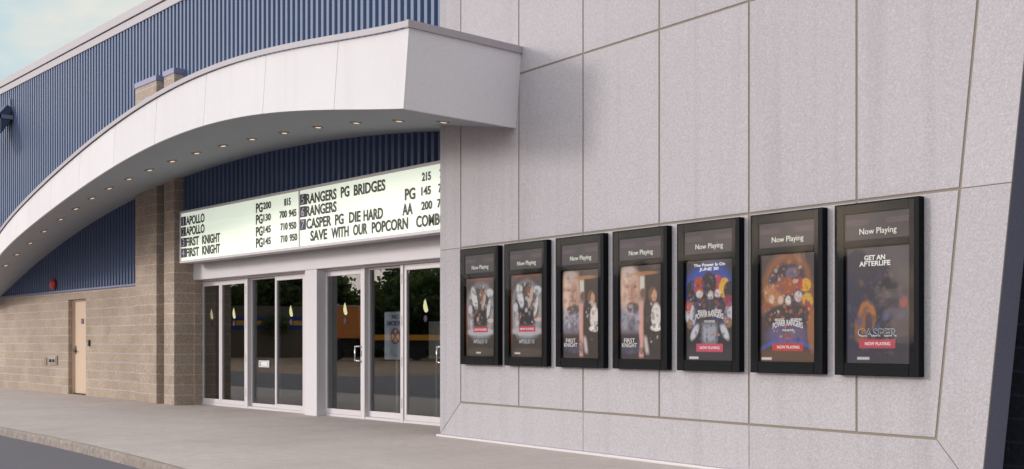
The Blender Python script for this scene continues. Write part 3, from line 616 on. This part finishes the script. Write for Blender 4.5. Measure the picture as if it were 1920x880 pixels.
def art_orange(seed):
    p = Paint((70, 56, 58), seed)
    p.ell(.5, .62, .46, .40, (150, 92, 52), .95, .2); p.ell(.5, .70, .34, .22, (74, 62, 84), 1, .25); p.ell(.50, .80, .28, .10, (56, 48, 62), .9, .3); p.ell(.60, .82, .12, .05, (120, 106, 124), .9, .4)  # the orange arch is a reflection in the bulged cover, painted into the print
    p.ell(.26, .62, .20, .10, (186, 128, 80), .95, .25, -.4); p.ell(.5, .70, .22, .08, (164, 86, 48), .9, .25); p.ell(.82, .70, .10, .06, (230, 168, 40), .95, .25); p.ell(.72, .72, .05, .06, (176, 44, 60), .9, .3)
    p.ell(.22, .58, .05, .04, (222, 196, 176), .9, .4); p.ell(.38, .57, .05, .04, (222, 190, 170), .9, .4); p.ell(.70, .60, .07, .05, (216, 206, 210), .9, .35); p.ell(.52, .56, .05, .05, (230, 222, 212), .9, .35)
    p.ell(.86, .56, .09, .07, (224, 178, 44), .9, .3, .4); p.ell(.88, .48, .06, .09, (160, 36, 70), .9, .3, .4); p.ell(.14, .48, .12, .07, (150, 90, 60), .8, .3)
    p.ell(.5, .40, .44, .13, (62, 54, 58), 1, .25); p.ell(.5, .24, .36, .12, (104, 96, 138), .85, .5); p.ell(.5, .20, .14, .06, (150, 84, 66), .9, .4); p.ring(.5, -.42, .92, .05, (70, 100, 190), .8, 0.02)
    p.flecks(220, .5, .55, .46, .38, [(60, 48, 60), (190, 130, 80), (120, 80, 52), (214, 190, 176), (90, 78, 120), (150, 50, 50), (200, 120, 50)], .023, .55)
    p.rect(0, 1, 0, .11, (104, 72, 50), .85, .05); p.ell(.95, .3, .09, .2, (170, 110, 56), .8, .4)
    p.strip(.23, .78, .10, .17, (200, 62, 56)); p.strip(.03, .22, .015, .038, (222, 220, 216))
    return p.done()
def art_dusk(seed):
    p = Paint((62, 55, 66), seed, .16)
    p.ell(.5, .35, .7, .38, (48, 44, 60), .9, .4); p.ell(.10, .40, .10, .40, (46, 48, 78), .7, .5); p.ell(.34, .40, .14, .14, (176, 112, 58), .95, .2); p.ell(.26, .30, .12, .14, (150, 96, 58), .9, .3); p.ell(.37, .35, .06, .09, (52, 46, 66), .8, .3)
    p.ell(.74, .62, .13, .08, (86, 78, 84), .8, .3); p.ell(.70, .68, .14, .05, (38, 32, 42), .9, .3); p.ell(.90, .52, .06, .05, (150, 60, 60), .9, .4); p.ell(.80, .42, .2, .05, (52, 58, 92), .8, .5)
    for cu, cv in ((.22, .36), (.50, .30), (.62, .40)): p.ell(cu, cv, .05, .04, (70, 86, 130), .8, .5)
    p.flecks(120, .5, .45, .5, .40, [(40, 38, 52), (74, 70, 92), (90, 80, 84), (56, 62, 100), (120, 86, 60)], .035, .45)
    p.strip(.22, .77, .13, .205, (196, 66, 92)); p.strip(.19, .38, .03, .052, (206, 204, 204))
    return p.done()
PINKTX = mat('strip_text', (0.78, 0.62, 0.62), 0.5)
PALETX = mat('title_text', (0.60, 0.60, 0.60), 0.5)
WHITETX = mat('white_text', (0.78, 0.77, 0.74), 0.5)
HEADTX = mat('header_text', (0.76, 0.78, 0.70), 0.5)
HEADER = mat('header_grey', (0.046, 0.038, 0.048), 0.5, 0.2, noise=[(3, 0.4, (0.038, 0.032, 0.04))])
HEADPINK = mat('header_pink', (0.115, 0.052, 0.082), 0.5)
PW, PH, PX, PZ = 0.625, 0.975, 0.095, 0.105          # print size and place inside a case
def poster(i, u0, art, label, texts):
    loc = WA+Matrix.Rotation(WR, 3, 'Z')@Vector((u0+PX, -0.047, 0.955+PZ))
    c = art; h, w = c.shape[:2]; rng = np.random.RandomState(50+i)
    me = bpy.data.meshes.new('movie_poster')
    sag = [0.004*math.sin(6*uu+i)*0.5 for uu in np.linspace(0, 1, w)]
    V = [(PW*j/(w-1), 0.0, PH*k/(h-1)) for k in range(h) for j in range(w)]
    F = [(k*w+j, k*w+j+1, (k+1)*w+j+1, (k+1)*w+j) for k in range(h-1) for j in range(w-1)]
    me.from_pydata(V, [], F); me.materials.append(ART)
    at = me.color_attributes.new('print', 'FLOAT_COLOR', 'POINT')
    at.data.foreach_set('color', np.concatenate([c.reshape(-1, 3), np.ones((h*w, 1))], 1).astype(np.float32).ravel())
    o = bpy.data.objects.new('movie_poster', me); COL.objects.link(o); o.location = loc; o.rotation_euler = (0, 0, WR)
    tag(o, label, 'poster', 'movie posters in the wall cases')
    for tx, a, c2, v, hh, m, bold, arc in texts:
        text(MB(), tx, a*PW, c2*PW, v*PH, hh, -0.0022, bold, 0.0018, arc).build('lettering', m, o, local=True)
    return o
def case(i, u0, label):
    loc = WA+Matrix.Rotation(WR, 3, 'Z')@Vector((u0, 0, 0.955))
    w, h, dp = 0.815, 1.455, 0.075
    e = empty('poster_case', loc, label, 'poster case', 'black poster cases in a row', WR)
    b = MB(); ow = 0.095
    b.box(0, w, -dp+0.035, -0.002, 0, h)                                    # back box
    for x0, x1, z0, z1 in ((0, ow, 0, h), (w-ow, w, 0, h), (ow, w-ow, 0, 0.105), (ow, w-ow, h-0.09, h), (ow, w-ow, 1.08, 1.14)): b.box(x0, x1, -dp, -dp+0.0345, z0, z1)
    b.build('case', CASEBLACK, e, local=True, bevel=0.006)
    hd = MB().box(ow, w-ow, -dp+0.015, -dp+0.033, 1.141, h-0.091).build('header_panel', HEADER, e, local=True)
    text(MB(), 'Now Playing', 0.245, 0.60, 1.186, 0.050, -dp+0.0115, 0, 0.003).build('lettering', HEADTX, hd, local=True)
    b = MB()
    for x0, x1 in ((ow+0.01, 0.33), (0.50, w-ow-0.01)):
        b = MB()
        for z in (1.262, 1.278, 1.294): b.box(x0, x1, -dp+0.0135, -dp+0.0149, z+0.008, z+0.014)
        b.build('pink_stripe', HEADPINK, hd, local=True)
    # bulging clear cover over the front
    pts = []
    rng = np.random.RandomState(i+3); ph = rng.rand(6)*6
    for k in np.linspace(0, 1, 25):
        row = []
        for j in np.linspace(0, 1, 15):
            bul = 0.003*math.sin(math.pi*j)*math.sin(math.pi*k)+0.0012*math.sin(2*math.pi*(1.2*k+0.5*j)+ph[0])*math.sin(math.pi*j)*math.sin(math.pi*k)
            row.append((0.03+(w-0.075)*j, -dp-0.005-bul, 0.06+(h-0.075)*k))
        pts.append(row)
    MB().grid(pts).build('clear_cover', PLEXI, e, local=True, smooth=True)
    return e
UC = [0.568, 1.505, 2.477, 3.43, 4.378, 5.322, 6.258]
NP = lambda v, a=.30, c=.72: ('NOW PLAYING', a, c, v, 0.026, PINKTX, 1, None)
T1 = [('APOLLO 13', .27, .73, .165, .045, PALETX, 0, None), NP(.326)]
T2 = [('FIRST', .10, .36, .175, .045, WHITETX, 0, None), ('KNIGHT', .05, .41, .125, .045, WHITETX, 0, None)]
T3 = [('The Power Is On', .18, .83, .935, .028, WHITETX, 1, None), ('JUNE 30', .30, .70, .893, .028, WHITETX, 1, None), ('MIGHTY', .27, .44, .475, .026, PALETX, 1, None), ('MORPHIN', .56, .76, .475, .026, PALETX, 1, None),
      ('POWER RANGERS', .22, .80, .405, .052, PALETX, 1, .03), ('THE MOVIE', .40, .62, .375, .022, PALETX, 1, None), NP(.112, .31, .72)]
T4 = [('MIGHTY', .28, .45, .375, .024, PALETX, 1, None), ('MORPHIN', .57, .76, .375, .024, PALETX, 1, None), ('POWER RANGERS', .24, .78, .305, .050, PALETX, 1, .03), ('THE MOVIE', .41, .62, .28, .020, PALETX, 1, None), NP(.122, .32, .72)]
T5 = [('GET AN', .30, .62, .885, .040, WHITETX, 1, None), ('AFTERLIFE', .22, .70, .835, .040, WHITETX, 1, None), NP(.155, .31, .70)]
PL = [(art_grey(1), 'wrinkled grey and white poster in the case beside the glass doors, pink strip low down', T1),
      (art_grey(2), 'grey and white poster in the second case from the doors, dark block above pink strip', T1),
      (art_brown(3), 'brown poster with a pale oval and pink upright band, third case from the doors', T2),
      (art_brown(4), 'brown poster with pale oval and pink upright band, in the middle case of the row', T2),
      (art_blue(5), 'poster with blue glow, white two-line heading on top and bright coloured round shapes', T3),
      (art_orange(6), 'poster with a big orange arch of painted reflection, purple glow and red strip near its bottom', T4),
      (art_dusk(7), 'dusky purple poster with bold white two-line slogan at top and orange patch', T5)]
CL = ['black poster case nearest the glass doors', 'black poster case second from the glass doors', 'black poster case third from the glass doors', 'black poster case in the middle of the row of seven',
      'black poster case holding the blue glowing poster', 'black poster case holding the orange arch poster', 'black poster case at the slanted end of the wall, farthest from the doors']
for i in range(7):
    case(i, UC[i], CL[i]); o = poster(i, UC[i], *PL[i])
    if i == 6:
        text(MB(), 'CASPER', .20*PW, .80*PW, .232*PH, .062, -0.0022, 1, 0.0018).build('lettering', mat('outline_pale', (0.42, 0.50, 0.62), 0.5), o, local=True)
        text(MB(), 'CASPER', .212*PW, .788*PW, .239*PH, .054, -0.0040, 0, 0.0016).build('lettering', LETTER, o, local=True)

# ------------------------------------------------------------------ small wall fittings
b = MB(); cx, cz = -27.5, 2.64
b.tube((cx, 9.66, cz), (cx, 9.60, cz), 0.085, 20); b.tube((cx, 9.60, cz), (cx, 9.57, cz), 0.135, 24); b.tube((cx, 9.57, cz), (cx, 9.535, cz), 0.135, 24, 0.10); b.tube((cx, 9.535, cz), (cx, 9.52, cz), 0.10, 24, 0.02)
bell = tag(b.build('alarm_bell', RED, at=(cx, 9.6, cz)), 'round red alarm bell on the blue ribbed infill above the steel door', 'alarm bell')
MB().tube((cx, 9.519, cz), (cx, 9.505, cz), 0.022, 12).build('bolt', STEEL, bell)
b = MB(); b.box(-27.86, -27.34, 9.615, 9.648, 0.68, 0.90); b.box(-27.82, -27.38, 9.60, 9.614, 0.71, 0.87)
ob = tag(b.build('utility_box', GREYBOX, at=(-27.6, 9.64, 0.79), bevel=0.006), 'grey utility box with dark sockets on the tan block wall by the steel door', 'utility box')
for xx_ in (-27.71, -27.50): MB().box(xx_-0.055, xx_+0.055, 9.575, 9.5995, 0.745, 0.815).build('socket', CHAR, ob, bevel=0.004)
b = MB(); b.box(-28.25, -28.08, 9.63, 9.648, 0.66, 0.84); tag(b.build('cover_plate', mat('plate_tan', (0.27, 0.20, 0.13), 0.7), at=(-28.16, 9.64, 0.75), bevel=0.004), 'small brown cover plate on tan block beside the grey utility box', 'cover plate')
b = MB(); b.box(-25.37, -25.28, 9.615, 9.648, 1.14, 1.28); kp = tag(b.build('door_buzzer', CHAR, at=(-25.33, 9.64, 1.2), bevel=0.006), 'small dark buzzer box on tan block right beside the peach steel door', 'buzzer')
MB().tube((-25.325, 9.6148, 1.21), (-25.325, 9.605, 1.21), 0.018, 12).build('button', STEEL, kp)
# floodlight: a tilted shoebox head on two arms
fl = empty('floodlight', (-30.75, 9.66, 7.25), 'dark blue tilted floodlight box on the ribbed cladding below the parapet', 'floodlight')
hd = MB(); a = R(52); cx0, cx1 = -31.15, -30.62
def fp(x, s, t): return (x, 9.55-s*math.cos(a)+t*math.sin(a)*-1*0, 7.40-s*math.sin(a)*0.75+t)
prof = [(9.60, 7.42), (9.50, 7.48), (8.80, 6.62), (8.86, 6.40), (9.36, 6.72), (9.60, 7.08)]
vs = [(cx0, y, z) for y, z in prof]+[(cx1, y, z) for y, z in prof]; n = 6
hd.add(vs, [tuple(range(n)), tuple(range(2*n-1, n-1, -1))]+[(i, (i+1) % n, (i+1) % n+n, i+n)[::-1] for i in range(n)])
hd.build('head', FIXTURE, fl, bevel=0.012)
b = MB()
for x in (cx0-0.03, cx1+0.005): b.box(x, x+0.025, 9.30, 9.66, 7.10, 7.20); b.box(x, x+0.025, 9.28, 9.34, 6.72, 7.20)
b.build('bracket', mat('bracket_grey', (0.16, 0.18, 0.24), 0.5), fl)
MB().tube((cx1-0.05, 9.60, 7.42), (cx1-0.05, 9.60, 7.66), 0.03, 10).build('conduit', mat('bracket_grey', ()), fl)
b = MB(); b.box(cx0-0.05, cx1+0.05, 9.625, 9.66, 7.04, 7.30); b.build('mounting_plate', FIXTURE, fl, bevel=0.006)

# things inside the lobby, seen through the glass
SYY = 10.40; cxx, czz = -14.47, 1.33
st = empty('sign_stand', (cxx, SYY, 0), 'pale no smoking sign with red circle on a white pole behind the glass', 'sign stand')
MB().box(-14.775, -14.165, SYY, SYY+0.015, 0.955, 1.72).build('board', mat('board_pale', (0.80, 0.79, 0.80), 0.6), st, bevel=0.003)
b = MB(); b.tube((cxx, SYY+0.03, 0.02), (cxx, SYY+0.03, 1.0), 0.018, 10); b.tube((cxx, SYY+0.03, 0.0), (cxx, SYY+0.03, 0.025), 0.15, 24); b.build('pole', WHITE, st)
LIL = mat('lettering_lilac', (0.16, 0.13, 0.34), 0.6); RDO = mat('ring_red', (0.62, 0.10, 0.05), 0.6)
text(MB(), 'NO', cxx-0.09, cxx+0.09, 1.605, 0.065, SYY-0.003, 1, 0.002).build('lettering', LIL, st); text(MB(), 'SMOKING', cxx-0.24, cxx+0.24, 1.50, 0.075, SYY-0.003, 1, 0.002).build('lettering', LIL, st)
aa = np.linspace(0, 2*math.pi, 33)
MB().prism([(cxx+0.108*math.cos(t), czz+0.108*math.sin(t)) for t in aa[:-1]], SYY-0.003, SYY-0.0005).build('white_disc', mat('notice_white', ()), st)
b = MB(); b.grid([[(cxx+r*math.cos(t), SYY-0.005, czz+r*math.sin(t)) for t in aa] for r in (0.128, 0.106)])
for s_ in (1, -1):
    dx, dz = 0.077, 0.077*s_; nx, nz = 0.0085, -0.0085*s_; yy = SYY-0.0062-0.0006*s_
    b.add([(cxx-dx+nx, yy, czz-dz+nz), (cxx+dx+nx, yy, czz+dz+nz), (cxx+dx-nx, yy, czz+dz-nz), (cxx-dx-nx, yy, czz-dz-nz)], [(0, 1, 2, 3)])
b.build('prohibition_mark', RDO, st)
b = MB(); b.add([(cxx-0.070, SYY-0.0042, czz-0.052), (cxx-0.058, SYY-0.0042, czz-0.068), (cxx+0.070, SYY-0.0042, czz+0.045), (cxx+0.058, SYY-0.0042, czz+0.061)], [(0, 1, 2, 3)]); b.build('cigarette', CHAR, st)
s2 = empty('display_stand', (-13.2, SYY, 0), 'beige notice board on a thin pole behind the last glass door', 'display stand')
MB().box(-13.60, -12.95, SYY, SYY+0.02, 0.98, 1.55).build('board', mat('board_beige', (0.46, 0.39, 0.31), 0.7), s2, bevel=0.004)
b = MB(); b.tube((-13.45, SYY+0.035, 0.02), (-13.45, SYY+0.035, 1.0), 0.016, 10); b.tube((-13.45, SYY+0.035, 0.0), (-13.45, SYY+0.035, 0.025), 0.15, 24); b.build('pole', GREYBOX, s2)

# ------------------------------------------------------------------ across the lot (seen in the glass)
def frame_box(A, B, depth):
    """Local frame for something facing from A to B."""
    A = Vector((*A, 0)); B = Vector((*B, 0)); d = (B-A).normalized(); n = Vector((d.y, -d.x, 0)); return A, d, n, (B-A).length
def obox(mb, A, d, n, u0, u1, w0, w1, z0, z1):
    P = lambda u, w, z: A+d*u+n*w+Vector((0, 0, z))
    mb.add([P(u0,w0,z0),P(u1,w0,z0),P(u1,w1,z0),P(u0,w1,z0),P(u0,w0,z1),P(u1,w0,z1),P(u1,w1,z1),P(u0,w1,z1)], [(0,3,2,1),(4,5,6,7),(0,1,5,4),(1,2,6,5),(2,3,7,6),(3,0,4,7)])
A, d_, n_, LN = frame_box((-96, -6), (-80, -36), 12)
sb = empty('store_building', A, 'low brown store with a blue and yellow band across the lot', 'building')
b = MB(); obox(b, A, d_, n_, 0, LN, 0, 14, -0.12, 4.3); b.build('wall', mat('store_brown', (0.22, 0.18, 0.145), 0.9), sb)
SB = mat('band_blue', (0.03, 0.08, 0.5), 0.5); SYL = mat('band_yellow', (0.85, 0.52, 0.03), 0.5)
b = MB(); obox(b, A, d_, n_, 0, LN, -0.10, -0.003, 2.35, 2.65); obox(b, A, d_, n_, 0, LN, -0.10, -0.003, 3.05, 3.35); b.build('blue_band', SB, sb)
b = MB(); obox(b, A, d_, n_, 0, LN, -0.12, -0.003, 2.655, 3.045); b.build('yellow_band', SYL, sb)
A, d_, n_, LN = frame_box((-69.5, -20.0), (-60.0, -32.5), 3)
tk = empty('orange_truck', A, 'orange box truck parked across the lot', 'truck'); OR = mat('truck_orange', (0.80, 0.27, 0.07), 0.5); OR2 = mat('truck_amber', (0.85, 0.36, 0.03), 0.5)
b = MB(); obox(b, A, d_, n_, 1.5, 5.4, 0, 2.4, 1.5, 3.75); b.build('cargo_box', OR, tk, bevel=0.03)
b = MB(); obox(b, A, d_, n_, 1.5, 5.4, -0.03, 2.43, 3.755, 3.83); b.build('roof_edge', WHITE, tk)
b = MB(); obox(b, A, d_, n_, 2.6, 13.0, 0.2, 2.2, 1.42, 1.72) if False else obox(b, A, d_, n_, 5.45, 12.2, 0.0, 2.3, 1.35, 1.75); b.build('flatbed', OR2, tk, bevel=0.02)
b = MB(); obox(b, A, d_, n_, 12.25, 14.4, 0.1, 2.3, 0.6, 2.6); b.build('cab', OR, tk, bevel=0.1)
b = MB(); obox(b, A, d_, n_, 1.6, 12.2, 0.4, 2.0, 0.75, 1.33); b.build('chassis', CHAR, tk)
for u in (2.4, 3.7, 9.5, 13.2):
    for w in (0.12, 2.0):
        c = A+d_*u+n_*w+Vector((0, 0, 0.40)); MB().tube(c, c+n_*0.28, 0.5, 18).build('wheel', CHAR, tk)
LEAFM = [mat('leaf_dark', (0.055, 0.085, 0.03), 0.6, 0.4, noise=[(0.8, 0.7, (0.10, 0.13, 0.05))]), mat('leaf_olive', (0.08, 0.10, 0.035), 0.6, 0.4, noise=[(0.8, 0.7, (0.12, 0.14, 0.06))])]
for m_ in LEAFM:
    t_ = m_.node_tree; tl = t_.nodes.new('ShaderNodeBsdfTranslucent'); tl.inputs[0].default_value = (0.16, 0.22, 0.06, 1); ms = t_.nodes.new('ShaderNodeMixShader'); ms.inputs[0].default_value = 0.5
    t_.links.new(t_.nodes['Principled BSDF'].outputs[0], ms.inputs[1]); t_.links.new(tl.outputs[0], ms.inputs[2]); t_.links.new(ms.outputs[0], t_.nodes['Material Output'].inputs[0])
BARK = mat('bark', (0.10, 0.075, 0.055), 0.9)
def tree(x, y, h, r, label, seed, m):
    rng = np.random.RandomState(seed); t = empty('leafy_tree', (x, y, -0.12), label, 'tree', 'trees across the lot')
    b = MB(); th = h*0.45; b.tube((x, y, -0.12), (x, y, th), 0.22, 8, 0.13)
    cl = []
    for k in range(9):
        a = rng.rand()*6.28; l = r*(0.45+0.5*rng.rand()); e = (x+l*math.cos(a), y+l*math.sin(a), th+(h-th)*(0.1+0.8*rng.rand())); b.tube((x, y, th*(0.6+0.4*rng.rand())), e, 0.09, 6, 0.03); cl.append(e)
    b.build('trunk', BARK, t)
    cl += [(x+r*0.5*rng.randn(), y+r*0.5*rng.randn(), h*(0.30+0.62*rng.rand())) for _ in range(22)]
    n = 4200; C = np.array(cl)[rng.randint(len(cl), size=n)]; sp = rng.randn(n, 3); sp /= np.linalg.norm(sp, axis=1)[:, None]
    P = C+sp*(rng.rand(n, 1)**0.5)*np.array([r*0.42, r*0.42, r*0.34])*(0.6+0.6*rng.rand(n, 1))
    P[:, 2] = np.maximum(P[:, 2], h*0.18)
    u = rng.randn(n, 3); u /= np.linalg.norm(u, axis=1)[:, None]; w = np.cross(u, rng.randn(n, 3)); w /= np.linalg.norm(w, axis=1)[:, None]; s = (0.18+0.20*rng.rand(n, 1))
    Q = np.stack([P-u*s, P-w*s*0.6, P+u*s, P+w*s*0.6], 1).reshape(-1, 3)
    me = bpy.data.meshes.new('crown'); off = np.array([x, y, -0.12]); me.from_pydata([tuple(q) for q in Q-off], [], [(4*i, 4*i+1, 4*i+2, 4*i+3) for i in range(n)]); me.materials.append(m)
    o = bpy.data.objects.new('crown', me); COL.objects.link(o); o.parent = t
def hedge(A, B, h, label, seed, m):
    rng = np.random.RandomState(seed); ln = math.dist(A, B); n = int(ln*260)
    t = rng.rand(n, 1); P = np.array([[*A, 0]])*(1-t)+np.array([[*B, 0]])*t; P[:, :2] += rng.randn(n, 2)*0.7
    P[:, 2] = h*(rng.rand(n)**0.8)*(0.85+0.2*np.sin(t[:, 0]*ln*0.9)+0.1*rng.rand(n))
    u = rng.randn(n, 3); u /= np.linalg.norm(u, axis=1)[:, None]; w = np.cross(u, rng.randn(n, 3)); w /= np.linalg.norm(w, axis=1)[:, None]; q = 0.2+0.2*rng.rand(n, 1)
    Q = np.stack([P-u*q, P-w*q*0.6, P+u*q, P+w*q*0.6], 1).reshape(-1, 3)-np.array([*A, 0])
    me = bpy.data.meshes.new('hedge'); me.from_pydata([tuple(v) for v in Q], [], [(4*i, 4*i+1, 4*i+2, 4*i+3) for i in range(n)]); me.materials.append(m)
    o = bpy.data.objects.new('hedge', me); COL.objects.link(o); o.location = (*A, 0); tag(o, label, 'hedge')
hedge((-86, -31), (-54, -53), 3.8, 'long dark hedge along the far edge of the lot', 77, LEAFM[0])
TR = [(-78,-12,10.5,3.6),(-84,-20,9.5,3.2),(-100,-24,11,4),(-96,-34,9,3.6),(-92,-40,8,3.4),(-84,-44,8.5,3.6),(-76,-43,7,3.0),(-73,-40,7.4,3.2),(-68,-42,7.6,3.2),(-64,-44,7.0,3.0),(-60,-47,8.0,3.4),(-55,-50,7.6,3.2),(-104,-12,12,4.4),(-88,-30,7.5,3.4),(-95,-29,8.5,3.4),(-99,-19,9,3.6),(-74,-36,6.6,3.0),(-80,-39,6.5,3.2),(-70,-50,7.2,3.4),(-62,-53,7.2,3.4),(-72,-47,8.4,3.4)]
for i, (x, y, h, r) in enumerate(TR):
    tree(x, y, h, r, ('dark leafy tree standing across the lot', 'olive leafy tree standing across the lot')[i % 2], 100+i, LEAFM[i % 2])
